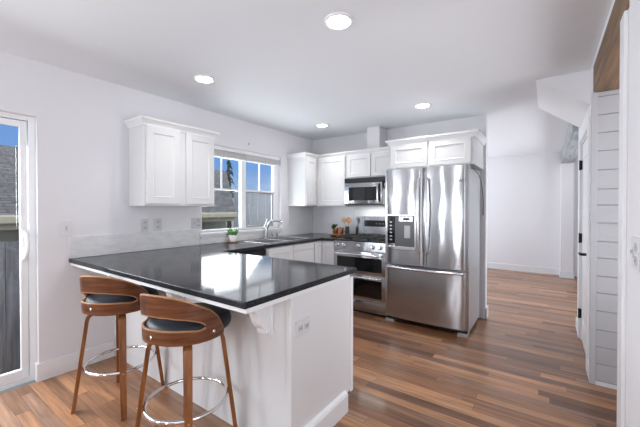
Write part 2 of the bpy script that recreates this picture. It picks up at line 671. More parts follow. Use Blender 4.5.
# closet door
d2 = struct('door_2', MB().box(3.458, 3.492, -.80, -.12, .012, 1.958), M_trim)
for (a, b, c, d) in ((-.70, -.22, .2, .82), (-.70, -.22, 1.0, 1.83)):
    panel_door('door_panel', d2, M_trim, (3.458, b, a * 0 + c), (0, -1, 0), (-1, 0, 0), b - a, d - c, .004, .03, .002, .01)
for z in (.265, 1.024, 1.755):
    MB().box(3.436, 3.46, -.125, -.108, z - .045, z + .045).tube([(3.437, -.1165, z - .05), (3.437, -.1165, z + .05)], .007, 8).build('hinge', M_blackmetal, d2)
MB().lathe([(.026, 0), (.026, .01), (.012, .014), (.012, .05)], (3.458, -.74, .93), 20, Matrix.Rotation(-PI / 2, 4, 'Y')) \
    .box(3.395, 3.413, -.752, -.64, .921, .939, .004).build('door_handle', M_blackmetal, d2, 30)
struct('trim_3', MB().box(3.436, 3.45, -.92, -.83, 0, 2.06, .003).box(3.436, 3.45, -.08, .01, 0, 2.06, .003).box(3.436, 3.45, -.83, -.08, 1.985, 2.06, .003)
       .box(3.45, 3.57, -.83, -.805, 0, 1.985).box(3.45, 3.57, -.115, -.09, 0, 1.985).box(3.45, 3.57, -.805, -.115, 1.963, 1.985), M_trim)

struct('trim_5', MB().box(3.45, 3.6, -2.37, -1.085, 2.388, H), M_ceil)
# timber beams over the openings
tag(MB().box(3.446, 3.60, -2.365, -1.115, 2.187, 2.386, .006, 1).build('timber_beam', M_beam),
    'rough brown timber beam at the ceiling above the shiplap wall', 'beam')
tag(MB().prism([(3.396, 2.185), (3.42, 2.175), (3.58, 2.175), (3.58, 2.438), (3.396, 2.438)], 'y', .31, 3.6).build('timber_beam', M_beamgrey),
    'timber beam, bluish light put in its colour, in the far living room', 'beam')

# ------------------------------------------------------------------ patio door
d1 = struct('door_1', MB().box(-.115, -.052, DY1 - .04, DY1, 0, DZ, .003).box(-.115, -.052, DY0, DY0 + .04, 0, DZ, .003)
            .box(-.115, -.052, DY0 + .04, DY1 - .04, DZ - .035, DZ, .003).box(-.115, -.052, DY0 + .04, DY1 - .04, 0, .028, .003), M_vinyl)
pa, pb = -4.46, DY1 - .045
MB().box(-.095, -.06, pb - .042, pb, .03, DZ - .04, .004).box(-.095, -.06, pa, pa + .065, .03, DZ - .04, .004) \
    .box(-.095, -.06, pa + .065, pb - .042, .03, .105, .004).box(-.095, -.06, pa + .065, pb - .042, DZ - .085, DZ - .04, .004).build('sash', M_vinyl, d1)
MB().box(-.114, -.097, -5.30, -5.235, .03, DZ - .04).box(-.114, -.097, -4.50, -4.44, .03, DZ - .04).box(-.114, -.097, -5.235, -4.50, .03, .105) \
    .box(-.114, -.097, -5.235, -4.50, DZ - .085, DZ - .04).build('fixed_sash', M_vinyl, d1)
MB().box(-.08, -.075, pa + .06, pb - .06, .1, DZ - .08).build('glass_pane', M_glass, d1)
MB().box(-.108, -.103, -5.24, -4.49, .1, DZ - .08).build('glass_pane', M_glass, d1)
hb = [(-.06, pb - .022, 1.135)] + [(-.06 + .10 * math.sin(PI * k / 10), pb - .022, 1.04 + .095 * math.cos(PI * k / 10)) for k in range(1, 10)] + [(-.06, pb - .022, .945)]
MB().tube(hb, .013, 10).box(-.062, -.052, pb - .036, pb - .008, .92, 1.16, .003).build('door_handle', M_vinyl, d1, 40)

# ------------------------------------------------------------------ kitchen window
MX0, MX1 = -1.458, -1.384
wf = MB()
xf0, xf1 = -.115, -.06
wf.box(xf0, xf1, WY0, WY0 + .045, WZ0, WZ1, .003).box(xf0, xf1, WY1 - .085, WY1, WZ0, WZ1, .003).box(xf0, xf1, MX0, MX1, WZ0, WZ1, .003)
wf.box(xf0, xf1, WY0 + .045, MX0, WZ0, WZ0 + .025).box(xf0, xf1, WY0 + .045, MX0, WZ1 - .07, WZ1)
wf.box(xf0, xf1, MX1, WY1 - .085, WZ0, WZ0 + .025).box(xf0, xf1, MX1, WY1 - .085, WZ1 - .07, WZ1)
w1 = struct('window_1', wf, M_vinyl)
ws = MB()
for (a, b, nb) in ((WY0 + .045, MX0, 2), (MX1, WY1 - .085, 2)):
    ws.box(-.1, -.075, a, b, 1.545, 1.567)
    for k in range(1, nb):
        yy = a + (b - a) * k / nb
        ws.box(-.098, -.078, yy - .007, yy + .007, 1.567, WZ1 - .07)
ws.build('muntins', M_vinyl, w1)
MB().box(-.097, -.076, MX1, MX1 + .022, WZ0 + .025, 1.545).box(-.097, -.076, WY1 - .107, WY1 - .085, WZ0 + .025, 1.545) \
    .box(-.097, -.076, MX1 + .022, WY1 - .107, WZ0 + .025, WZ0 + .047).box(-.097, -.076, MX1 + .022, WY1 - .107, 1.523, 1.545).build('screen_frame', mat('grey_screen_frame', (.30, .30, .31), .5, .3), w1)
MB().box(-.09, -.086, WY0 + .04, MX0 + .005, WZ0 + .02, WZ1 - .06).build('glass_pane', M_glass, w1)
MB().box(-.09, -.086, MX1 - .005, WY1 - .08, WZ0 + .02, WZ1 - .06).build('glass_pane', M_glass, w1)
struct('trim_4', MB().box(-.06, .035, WY0 - .04, WY1 + .02, WZ0 - .03, WZ0, .004).box(0, .014, WY0 - .02, WY1, WZ0 - .06, WZ0 - .03, .002), M_trim)

bl = thing('window_blind', 'raised pale blind gathered under its headrail at the top of the sink window', 'blind', (-.03, (WY0 + WY1) / 2, WZ1))
yy0, yy1 = WY0 + .012 - bl.location.y, WY1 - .012 - bl.location.y
M_blind = paint('blind_fabric', (.66, .65, .65), .6, .02)
MB().box(-.026, .026, yy0, yy1, -.05, -.002, .003).build('headrail', M_trim, bl)
sb = MB()
for k in range(7):
    sb.box(-.022, .022, yy0 + .01, yy1 - .01, -.063 - k * .0085, -.056 - k * .0085, .002, 1)
sb.build('slats', M_blind, bl)
MB().box(-.022, .022, yy0 + .01, yy1 - .01, -.132, -.115, .003).build('bottom_rail', M_trim, bl)
for q in (-.35, .0, .35):
    MB().box(.023, .0255, q - .008, q + .008, -.13, -.052).build('ladder_tape', M_plategrey, bl)
MB().box(-.03, .031, yy1 - .008, yy1 + .008, -.075, -.001, .002).build('end_bracket', M_plategrey, bl)

# ------------------------------------------------------------------ outdoors
struct('ground_outside', MB().box(-30, -.12, -14, 24, -.5, -.2), M_ground)
nh = thing('neighbour_house', 'neighbouring house with grey shingled roof seen through the sink window and patio door', 'house', (-4.4, 0, -.2))
hx = -4.4
EX, EZ, RX, RZ = -4.0, 1.2, -9.0, 3.05
ye0, ye1, yr0, yr1 = -14.0, 1.75, -12.0, 5.4
rb = bmesh.new()
uvl = rb.loops.layers.uv.new('UVMap')


def rf(pts):
    vs = [rb.verts.new((p[0] - hx, p[1], p[2] + .2)) for p in pts]
    f = rb.faces.new(vs)
    a = (vs[1].co - vs[0].co).normalized()
    n = a.cross(vs[-1].co - vs[0].co).normalized()
    b = n.cross(a)
    for l in f.loops:
        d = l.vert.co - vs[0].co
        l[uvl].uv = (d.dot(a), d.dot(b))


rf([(EX, ye0, EZ), (EX, ye1, EZ), (RX, yr1, RZ), (RX, ye0, RZ)])
rf([(EX, ye1, EZ), (-14, ye1 + 3, EZ), (RX, yr1, RZ)])
rf([(-14, ye1 + 3, EZ), (-14, ye0, EZ), (RX, ye0, RZ), (RX, yr1, RZ)])
rf([(EX, ye1, EZ - .02), (EX, ye0, EZ - .02), (-14, ye0, EZ - .02), (-14, ye1 + 3, EZ - .02)])
bmesh.ops.recalc_face_normals(rb, faces=rb.faces[:])
me = bpy.data.meshes.new('roof')
rb.to_mesh(me)
rb.free()
me.materials.append(M_shingle)
ro = bpy.data.objects.new('roof', me)
COL.objects.link(ro)
ro.parent = nh
MB().box(EX - hx - .02, EX - hx + .1, ye0, ye1, 1.17 - .0 + .1, 1.17 + .235, .02).box(EX - hx - .06, EX - hx - .02, ye0, ye1, 1.12 + .05, 1.36).build('gutter', M_fascia, nh)
MB().prism([(0, ye0 + .4), (0, ye1), (-9.4, ye1 + 2.6), (-9.4, ye0 + .4)], 'z', 0, 1.37).build('wall', M_siding, nh)

fe = thing('board_fence', 'dark weathered board fence outside beyond the patio door', 'fence', (-.9, -2.5, -.2))
fb = MB()
y = -8.0
while y < 5.0:
    w = .14 + random.uniform(-.004, .004)
    fb.box(-.012, .012, y + 2.5, y + 2.5 + w - .006, 0, 1.21 + random.uniform(-.01, .01))
    y += w
fb.build('boards', M_fence, fe)
MB().box(-.05, -.012, -5.5, 7.4, .25, .34).box(-.05, -.012, -5.5, 7.4, .95, 1.04).build('rail', M_fence, fe)

pf = thing('panel_fence', 'pale panel fence outside behind the right half of the sink window', 'fence', (-6.5, 3.75, -.2), math.radians(42))
pb_ = MB()
for k in range(16):
    pb_.box(.0 + k * .3, .0 + k * .3 + .285, -.02, .02, 0, 2.07)
pb_.build('boards', M_pale, pf)
MB().box(.0, 4.8, -.035, .035, 2.07, 2.13).build('rail', M_pale, pf)

ct = thing('conifer', 'dark narrow conifer rising behind the neighbouring roof ridge', 'tree', (-14.0, 9.6, -.2))
MB().tube([(0, 0, 0), (0, 0, 2.5), (0, 0, 4.6)], [.16, .12, .02], 8).build('trunk', M_bark, ct)
cb = MB()
for k in range(70):
    z = random.uniform(2.2, 4.7)
    r = .12 + .42 * (4.9 - z) / 2.7
    a = random.uniform(0, 2 * PI)
    cb.tube([(0, 0, z), (r * .6 * math.cos(a), r * .6 * math.sin(a), z - .04), (r * math.cos(a), r * math.sin(a), z - .22)], [.05, .06, .01], 5)
cb.build('foliage', M_conifer, ct)


# ------------------------------------------------------------------ recessed ceiling lights
LX = ((2.15, -2.63, 'largest recessed ceiling light, nearest the top of the picture'), (.755, -2.575, 'recessed ceiling light above the two bar stools, left of the others'),
      (.70, -.725, 'recessed ceiling light over the sink corner cabinets'), (2.065, -.78, 'recessed ceiling light in front of the refrigerator cabinet'))
first = None
for x, y, lab in LX:
    if first is None:
        t_ = thing('ceiling_light', lab, 'ceiling light', (x, y, H), 0, 'recessed ceiling lights')
        MB().lathe([(.066, .0), (.066, -.008), (.074, -.012), (.086, -.007), (.088, .0)], (0, 0, 0), 40).build('trim_ring', M_trim, t_, 40)
        MB().lathe([(0, -.02), (.04, -.018), (.0655, -.008), (.0655, 0)], (0, 0, 0), 40).build('lens', M_lamp, t_)
        first = t_
    else:
        copy_tree(first, lab, (x, y, H))
    d = bpy.data.lights.new('downlight', 'SPOT')
    d.energy = CAN_POWER
    d.color = (1, .985, .96)
    d.spot_size = math.radians(125)
    d.spot_blend = .9
    d.shadow_soft_size = .06
    o = bpy.data.objects.new('downlight', d)
    COL.objects.link(o)
    o.location = (x, y, H - .03)

# ================================================================== CABINETS
PROF = lambda z0, z1: [(0, z0), (.010, z0), (.013, z0 + .014), (.022, z0 + .028), (.035, z1 - .022), (.043, z1 - .016), (.045, z1), (0, z1)]

c = thing('upper_cabinet', 'white double-door wall cabinet left of the window with crown moulding', 'cabinet', (0, -2.51, 1.345))
Y = lambda y: y + 2.51
MB().box(.002, .285, Y(-2.855), Y(-2.13), 0, .73, .001, 1).build('body', M_cab, c)
for a, b in ((-2.842, -2.528), (-2.464, -2.146)):
    panel_door('door', c, M_cab, (.2855, Y(a), .018), (0, 1, 0), (1, 0, 0), b - a, .695)
crown('crown', c, M_trim, [(.003, Y(-2.855)), (.285, Y(-2.855)), (.285, Y(-2.13)), (.003, Y(-2.13))], PROF(.712, .778))

c = thing('corner_wall_cabinet', 'white corner wall cabinet between the sink window and microwave', 'cabinet', (0, 0, 1.355))
MB().prism([(.002, -.002), (.002, -.62), (.33, -.62), (.33, -.33), (.846, -.33), (.846, -.002)], 'z', 0, .72).build('body', M_cab, c)
panel_door('door', c, M_cab, (.3305, -.61, .015), (0, 1, 0), (1, 0, 0), .25, .69)
panel_door('door', c, M_cab, (.385, -.3305, .015), (1, 0, 0), (0, -1, 0), .445, .69)
crown('crown', c, M_trim, [(.0, -.62), (.33, -.62), (.33, -.33), (.846, -.33)], PROF(.70, .765))

c = thing('microwave_cabinet', 'low white two-door cabinet above the microwave', 'cabinet', (.85, 0, 1.735))
MB().box(0, .765, -.33, -.002, 0, .34, .001, 1).build('body', M_cab, c)
for a in (.012, .39):
    panel_door('door', c, M_cab, (a, -.3305, .02), (1, 0, 0), (0, -1, 0), .365 if a < .1 else .36, .305, fr=.05)
crown('crown', c, M_trim, [(0, -.33), (.71, -.33)], PROF(.32, .385))

tag(MB().box(1.125, 1.315, -.25, -.002, 2.085, H - .002, .002, 1).build('vent_chase', M_cab), 'white boxed vent chase standing on the microwave cabinet up to the ceiling', 'vent chase')

c = thing('refrigerator_cabinet', 'white two-door cabinet with crown above the refrigerator', 'cabinet', (1.622, 0, 1.786))
MB().box(0, .925, -.62, -.002, 0, .30, .001, 1).build('body', M_cab, c)
for a in (.02, .475):
    panel_door('door', c, M_cab, (a, -.6205, .012), (1, 0, 0), (0, -1, 0), .425, .268, fr=.05)
crown('crown', c, M_trim, [(0, -.395), (0, -.62), (.925, -.62), (.925, -.002)], PROF(.282, .345))

# base cabinets
TK, BT = .10, .872
c = thing('peninsula_cabinet', 'white panelled peninsula base beneath the dark counter', 'cabinet', (1.05, -2.7, 0))
X0 = lambda x: x - 1.05
Yp = lambda y: y + 2.7
MB().box(X0(.001), X0(2.078), Yp(-2.985), Yp(-2.45), 0, BT).box(X0(.64), X0(2.078), Yp(-2.45), Yp(-2.385), TK, BT).build('body', M_cab, c)
MB().box(X0(2.078), X0(2.092), Yp(-3.0), Yp(-2.36), TK + .0, BT - .012, .002).box(X0(2.06), X0(2.09), Yp(-2.999), Yp(-2.985), 0, BT - .012, .001).build('end_panel', M_cab, c)
MB().box(X0(2.0925), X0(2.098), Yp(-2.395), Yp(-2.36), TK - .01, BT - .012, .001, 1).build('end_stile', M_trim, c)
MB().prism([(X0(2.092), 0), (X0(2.119), 0), (X0(2.119), .11), (X0(2.112), .124), (X0(2.092), .13)], 'y', Yp(-3.01), Yp(-2.462)).build('base_moulding', M_trim, c)
for k in range(3):
    panel_door('door', c, M_cab, (X0(2.06 - .47 * k), Yp(-2.3845), TK + .02), (-1, 0, 0), (0, 1, 0), .455, .73)
MB().box(X0(.001), X0(2.094), Yp(-3.306), Yp(-2.40), BT - .012, .884).build('counter_support', M_trim, c)


def corbel(x):
    prof = [(-3.0, BT - .012), (-3.20, BT - .012), (-3.20, BT - .03), (-3.185, BT - .036), (-3.15, BT - .06), (-3.115, BT - .082), (-3.09, BT - .105),
            (-3.077, BT - .13), (-3.07, BT - .155), (-3.058, BT - .178), (-3.04, BT - .198), (-3.03, BT - .205), (-3.03, BT - .225), (-3.0, BT - .225)]
    MB().prism([(Yp(a), b) for a, b in prof], 'x', X0(x - .035), X0(x + .035)).box(X0(x - .05), X0(x + .05), Yp(-3.0), Yp(-2.985), BT - .24, BT - .012, .002) \
        .build('corbel', M_trim, c)


for x in (.12, 1.06, 1.905):
    corbel(x)

c = thing('sink_cabinet', 'white base cabinet with drawer under the sink and window', 'cabinet', (0, -1.24, 0))
MB().box(.002, .55, -.44, .44, 0, TK).box(.002, .61, -.44, .44, TK, BT - .26).box(.57, .61, -.44, .44, BT - .26, BT).build('body', M_cab, c)
panel_door('door', c, M_cab, (.6105, -.43, .12), (0, 1, 0), (1, 0, 0), .425, .745)
for z0, z1 in ((.792, .865), (.46, .786), (.12, .454)):
    MB().box(.6105, .63, .005, .43, z0, z1, .003).build('drawer_front', M_cab, c)

c = thing('corner_base_cabinet', 'white corner base cabinet with folding doors left of the range', 'cabinet', (0, 0, 0))
MB().prism([(.002, -.002), (.002, -.795), (.61, -.795), (.61, -.61), (.845, -.61), (.845, -.002)], 'z', TK, BT).prism(
    [(.002, -.002), (.002, -.795), (.55, -.795), (.55, -.55), (.845, -.55), (.845, -.002)], 'z', 0, TK).build('body', M_cab, c)
panel_door('door', c, M_cab, (.6105, -.785, .12), (0, 1, 0), (1, 0, 0), .15, .73, fr=.03)
panel_door('door', c, M_cab, (.636, -.6105, .12), (1, 0, 0), (0, -1, 0), .2, .73, fr=.04)

dwt = thing('dishwasher', 'stainless dishwasher under the counter left of the sink', 'dishwasher', (0, -2.0, 0))
MB().box(.02, .6, -.3, .3, .1, .865).build('body', M_steeld, dwt)
MB().box(.6, .625, -.297, .297, .11, .80, .004).build('door', M_steel, dwt, 40)
MB().box(.6, .622, -.297, .297, .803, .865, .003).build('control_panel', M_black, dwt)
MB().tube([(.625, -.24, .74), (.66, -.24, .74), (.66, .24, .74), (.625, .24, .74)], .009, 8).build('handle', M_steelh, dwt, 40)
MB().box(.05, .55, -.29, .29, 0, .1).build('toe_kick', M_black, dwt)

# ------------------------------------------------------------------ countertop: one U of dark granite with a sink cut-out
cz0, cz1 = .884, .914
SY0, SY1, SX0, SX1 = -1.60, -.82, .13, .55
bm = bmesh.new()
outer = [(.0, -.001), (.0, -3.318), (2.101, -3.318), (2.101, -2.313), (.637, -2.313), (.637, -.637), (.848, -.637), (.848, -.001)]
hole = [(SX0, SY0), (SX1, SY0), (SX1, SY1), (SX0, SY1)]
edges = []
for lp in (outer, hole):
    vs = [bm.verts.new((x, y, cz1)) for x, y in lp]
    edges += [bm.edges.new((vs[i], vs[(i + 1) % len(vs)])) for i in range(len(vs))]
bmesh.ops.triangle_fill(bm, use_beauty=True, edges=edges)
ex = bmesh.ops.extrude_face_region(bm, geom=bm.faces[:])
for v_ in [g for g in ex['geom'] if isinstance(g, bmesh.types.BMVert)]:
    v_.co.z = cz0
bmesh.ops.recalc_face_normals(bm, faces=bm.faces[:])
sharp = [e for e in bm.edges if len(e.link_faces) == 2 and e.calc_face_angle(0) > 1 and abs(e.verts[0].co.z - cz1) < 1e-4 and abs(e.verts[1].co.z - cz1) < 1e-4]
bmesh.ops.bevel(bm, geom=sharp, offset=.004, segments=2, profile=.5, affect='EDGES')
mb = MB()
mb.add(bm)
ctp = tag(mb.build('countertop', M_gran), 'polished dark granite countertop running from the peninsula round to the range', 'countertop')

# backsplash
bs = MB()
bs.box(.0005, .014, -3.32, -2.122, .915, 1.093, .002, 1).box(.0005, .014, -2.119, -.745, .915, .983, .002, 1)
tag(bs.build('backsplash_strip', M_slab), 'pale stone backsplash strip along the window wall behind the peninsula', 'backsplash')
tb = MB()
for z0, z1, ys in ((.915, 1.062, (-.742, -.36, -.002)), (1.065, 1.21, (-.62, -.19, -.002)), (1.213, 1.352, (-.62, -.36, -.002))):
    for a, b in zip(ys, ys[1:]):
        tb.box(.0005, .011, a + .0012, b - .0012, z0, z1, .0015, 1)
for z0, z1, xs in ((.915, 1.062, (.013, .4, .8, 1.2, 1.6)), (1.065, 1.21, (.013, .2, .6, 1.0, 1.4, 1.6)), (1.213, 1.352, (.013, .4, .8, 1.2, 1.6))):
    for a, b in zip(xs, xs[1:]):
        tb.box(a + .0012, b - .0012, -.011, -.0005, z0, z1, .0015, 1)
M_tile = paint('grey_tile', (.78, .78, .795), .3, .02)
tag(tb.build('backsplash_tiles', M_tile), 'large pale grey backsplash tiles in the corner behind the range', 'backsplash')

# ------------------------------------------------------------------ sink and faucet
sk = thing('sink', 'stainless double bowl sink set in the counter below the window', 'sink', ((SX0 + SX1) / 2, (SY0 + SY1) / 2, .914))
sw, sh_ = (SX1 - SX0) / 2 - .004, (SY1 - SY0) / 2 - .004
MB().box(-sw - .02, sw + .02, -sh_ - .02, -sh_ + .008, .0005, .006, .002, 1).box(-sw - .02, sw + .02, sh_ - .008, sh_ + .02, .0005, .006, .002, 1) \
    .box(-sw - .02, -sw + .008, -sh_ + .008, sh_ - .008, .0005, .006, .002, 1).box(sw - .008, sw + .02, -sh_ + .008, sh_ - .008, .0005, .006, .002, 1) \
    .box(-sw, sw, -.015, .015, -.03, .005, .002, 1).build('rim', M_sink, sk)
for a, b in ((-sh_, -.012), (.012, sh_)):
    MB().box(-sw, sw, a, b, -.19, -.186).box(-sw, -sw + .004, a, b, -.19, 0).box(sw - .004, sw, a, b, -.19, 0) \
        .box(-sw, sw, a, a + .004, -.19, 0).box(-sw, sw, b - .004, b, -.19, 0).build('bowl', M_sink, sk)

fa = thing('faucet', 'brushed nickel kitchen faucet with arched spout behind the sink', 'faucet', (.075, -1.16, .914))
MB().lathe([(.032, 0), (.032, .008), (.026, .014), (.025, .10), (.023, .15), (.022, .17), (.014, .185), (0, .188)], (0, 0, 0), 24).build('body', M_nickel, fa, 40)
sp_pts = [(0, 0, .10), (.03, .015, .17)] + [(.03 + .095 * (1 - math.cos(a)), .015 + .05 * (1 - math.cos(a)), .17 + .075 * math.sin(a)) for a in [PI * k / 10 * .85 for k in range(1, 11)]]
MB().tube(sp_pts, [.018] * 6 + [.017] * 3 + [.020, .022, .021], 14).build('spout', M_nickel, fa, 40)
MB().tube([(0, 0, .175), (-.005, .02, .215), (-.012, .055, .262)], [.012, .009, .012], 10).build('lever', M_nickel, fa, 40)
so = thing('soap_dispenser', 'small brushed nickel soap dispenser right of the faucet', 'soap dispenser', (.07, -.93, .914))
MB().lathe([(.018, 0), (.018, .006), (.011, .012), (.011, .05), (.014, .056), (.014, .07), (0, .072)], (0, 0, 0), 18).build('body', M_nickel, so, 40)
MB().tube([(0, 0, .064), (.03, .0, .066), (.055, 0, .058)], .005, 8).build('nozzle', M_nickel, so, 40)
sy = thing('side_sprayer', 'short brushed nickel side sprayer between faucet and soap dispenser', 'sprayer', (.07, -1.03, .914))
MB().lathe([(.02, 0), (.02, .006), (.014, .012), (.012, .03)], (0, 0, 0), 18).build('base', M_nickel, sy, 40)
MB().lathe([(.010, .028), (.014, .05), (.016, .075), (.010, .085), (0, .086)], (0, 0, 0), 18).build('head', M_nickel, sy, 40)

# succulent
pl = thing('potted_succulent', 'small green succulent in a white pot on a wooden coaster', 'potted plant', (.10, -1.735, .924))
MB().lathe([(.0, .002), (.034, .002), (.046, .025), (.049, .055), (.044, .082), (.039, .082), (.04, .065), (0, .065)], (0, 0, 0), 28).build('pot', M_white, pl, 50)
lb = MB()
for k in range(22):
    a = k * 2.4
    tl = .25 + .75 * k / 22
    l = .055 + .06 * (k % 5) / 5
    d = Vector((math.cos(a) * tl, math.sin(a) * tl, 1.15 - .35 * tl)).normalized()
    p0 = Vector((math.cos(a) * .012, math.sin(a) * .012, .062))
    lb.tube([p0, p0 + d * l * .5, p0 + d * l * .85, p0 + d * l * 1.15], [.007, .014, .011, .001], 7)
lb.build('leaves', M_leaf, pl, 60)
tag(MB().lathe([(0, 0), (.073, 0), (.075, .004), (.073, .009), (0, .009)], (.10, -1.735, .9145), 32).build('coaster', M_tray), 'round red-brown wooden coaster under the succulent pot', 'coaster')

# tray with copper cups and utensils
TX, TY = .688, -.235
tr_ = thing('serving_tray', 'dark wooden tray holding copper cups left of the range', 'tray', (TX, TY, .9145), math.radians(8))
MB().box(-.145, .145, -.09, .09, .012, .024, .004).build('board', M_tray, tr_)
for q in (-.11, .11):
    MB().box(q - .015, q + .015, -.08, .08, 0, .012, .002).build('foot', M_tray, tr_)
tz = .9385
cup = None
for dx, dy, lab in ((-.055, -.03, 'copper cup at the front left of the tray'), (.0, .03, 'copper cup at the back middle of the tray'), (.04, -.035, 'copper cup at the front of the tray beside the crock')):
    if cup is None:
        cup = thing('copper_cup', lab, 'cup', (TX + dx, TY + dy, tz), 0, 'copper cups on the tray')
        MB().lathe([(0, 0), (.024, 0), (.030, .02), (.032, .10), (.029, .10), (.026, .02), (0, .012)], (0, 0, 0), 24).build('bowl', M_copper, cup, 50)
        MB().tube([(.029, 0, .06), (.048, 0, .056), (.05, 0, .03), (.028, 0, .022)], .004, 8).build('handle', M_copper, cup, 50)
    else:
        copy_tree(cup, lab, (TX + dx, TY + dy, tz), 2.2 * dx * 20)
hp = thing('potted_herb', 'small dark green herb in a copper pot at the left of the tray', 'potted plant', (TX - .115, TY + .02, tz))
MB().lathe([(0, 0), (.026, 0), (.034, .05), (.03, .05), (.028, .04), (0, .04)], (0, 0, 0), 24).build('pot', M_copper, hp, 50)
hb_ = MB()
for k in range(40):
    a = k * 2.4
    rr_ = .012 + .036 * random.random()
    z_ = .06 + .085 * random.random()
    p = Vector((math.cos(a) * rr_, math.sin(a) * rr_, z_))
    hb_.tube([(math.cos(a) * .008, math.sin(a) * .008, .04), p * .8 + Vector((0, 0, .01)), p, p + Vector((math.cos(a) * .014, math.sin(a) * .014, .004))], [.002, .004, .012, .001], 5)
hb_.build('leaves', M_leafd, hp, 60)
cr = thing('utensil_crock', 'tall dark utensil crock standing at the right of the tray', 'crock', (TX + .105, TY + .02, tz))
M_crock = mat('dark_stoneware', (.05, .05, .055), .35)
MB().lathe([(0, 0), (.03, 0), (.032, .01), (.032, .12), (.028, .12), (.028, .01), (0, .01)], (0, 0, 0), 28).build('body', M_crock, cr, 50)
for (dx, dy, lean, head, lab, nm) in ((-.01, .005, -.04, .036, 'round wooden spoon at the left in the utensil crock', 'wooden_spoon'), (.01, -.004, .015, .042, 'wooden spatula at the right in the utensil crock', 'wooden_spatula')):
    sp_ = thing(nm, lab, 'utensil', (cr.location.x + dx, cr.location.y + dy, tz + .012))
    MB().tube([(0, 0, 0), (lean * .3, 0, .12), (lean, 0, .17)], [.005, .005, .006], 8).build('handle', M_spoon, sp_, 50)
    b_ = bmesh.new()
    bmesh.ops.create_uvsphere(b_, u_segments=16, v_segments=10, radius=1)
    mb = MB()
    mb.add(b_, Matrix.Translation((lean * 1.25, 0, .20)) @ Matrix.Rotation(.5, 4, 'Z') @ Matrix.Diagonal((head, .006, head * 1.05, 1)))
    mb.build('head', M_spoon, sp_, 50)

# ------------------------------------------------------------------ RANGE
rg = thing('gas_range', 'stainless double oven gas range between the corner cabinet and refrigerator', 'range', (1.23, -.35, 0))
RX0, RX1 = -.372, .372
F = -.31   # front plane relative to base
MB().box(RX0, RX1, F, .33, .03, .90).build('body', M_steeld, rg)
MB().box(RX0, RX1, F - .03, .33, .90, .916, .004).build('cooktop', M_black, rg)
MB().prism([(F, .785), (F - .028, .79), (F - .02, .90), (F, .90)], 'x', RX0, RX1).build('control_panel', M_steel, rg)
kn = None
for k, x in enumerate((-.31, -.215, -.005, .195, .30)):
    m_ = Matrix.Translation((x, F - .024, .845)) @ Matrix.Rotation(PI / 2 - .07, 4, 'X')
    MB().lathe([(.027, 0), (.027, .006), (.021, .01), (.019, .034), (.015, .038), (0, .038)], (0, 0, 0), 24, m_).build('knob', M_steelh, rg, 40)
for (z0, z1, wz0, wz1, hz) in ((.495, .775, .535, .705, .742), (.185, .485, .215, .435, .462)):
    dr = MB().box(RX0 + .003, RX1 - .003, F - .025, F, z0, z1, .003).build('oven_door', M_steel, rg, 40)
    MB().box(RX0 + .055, RX1 - .055, F - .0275, F - .0248, wz0, wz1, .001, 1).build('window', M_bglass, dr)
    MB().tube([(RX0 + .05, F - .02, hz), (RX0 + .05, F - .058, hz), (RX0 + .09, F - .064, hz), (RX1 - .09, F - .064, hz), (RX1 - .05, F - .058, hz), (RX1 - .05, F - .02, hz)], .011, 12).build('handle', M_steelh, dr, 40)
MB().box(RX0 + .003, RX1 - .003, F - .022, F, .035, .165, .003).build('drawer', M_steel, rg, 40)
MB().box(RX0 + .02, RX1 - .02, F + .02, .3, 0, .03).build('toe_kick', M_black, rg)
bgd = MB().prism([(.33, .917), (.27, .917), (.285, 1.205), (.33, 1.205)], 'x', RX0, RX1).build('backguard', M_steel, rg, 40)
MB().prism([(.2786, 1.06), (.2756, 1.06), (.2800, 1.15), (.2830, 1.15)], 'x', -.235, RX1 - .09).build('display', M_bglass, bgd)
for k in range(6):
    MB().box(-.05 + k * .05, -.034 + k * .05, .276, .281, 1.10, 1.106).build('button', M_greytext, bgd)
for q in range(3):
    gx0 = RX0 + .015 + q * .239
    gx1 = gx0 + .235
    g = MB()
    for yy in (F + .0, .0 + .0, .245):
        g.box(gx0, gx1, yy, yy + .014, .94, .956, .003, 1)
    for xx in (gx0, (gx0 + gx1) / 2 - .007, gx1 - .014):
        g.box(xx, xx + .014, F, .258, .94, .956, .003, 1)
    for xx in (gx0, gx1 - .014):
        for yy in (F, .245):
            g.box(xx, xx + .014, yy, yy + .014, .9165, .94)
    g.build('grate', M_iron, rg)
for x, y in ((-.25, -.17), (-.25, .13), (0, -.02), (.25, -.17), (.25, .13)):
    MB().lathe([(.05, 0), (.05, .008), (.034, .012), (.034, .02), (0, .021)], (x, y, .9165), 24).build('burner', M_iron, rg, 40)

# ------------------------------------------------------------------ MICROWAVE
mw = thing('microwave', 'stainless over-the-range microwave with black trim hung under the low cabinet', 'microwave', (1.235, 0, 1.365))
MB().box(-.38, .38, -.375, -.02, 0, .37).build('body', M_black, mw)
MB().box(-.38, .38, -.40, -.375, .305, .37, .003).build('vent_grille', M_black, mw)
dr = MB().box(-.378, .19, -.405, -.376, .016, .302, .004).build('door', M_steel, mw, 40)
MB().box(-.31, .11, -.4075, -.404, .062, .245, .001, 1).build('window', M_bglass, dr)
MB().box(-.378, .19, -.40, -.376, 0, .015).build('lower_trim', M_black, mw)
MB().tube([(.155, -.405, .05), (.155, -.44, .06), (.155, -.44, .265), (.155, -.405, .275)], .010, 10).build('handle', M_black, dr, 40)
MB().box(.193, .378, -.403, -.376, .004, .318, .004).build('control_panel', M_bglass, mw)
for i in range(4):
    for j in range(3):
        MB().box(.235 + j * .04, .26 + j * .04, -.4045, -.4028, .06 + i * .035, .08 + i * .035).build('button', M_greytext, mw)
MB().box(.22, .355, -.4045, -.4028, .24, .285).build('display', M_greytext, mw)

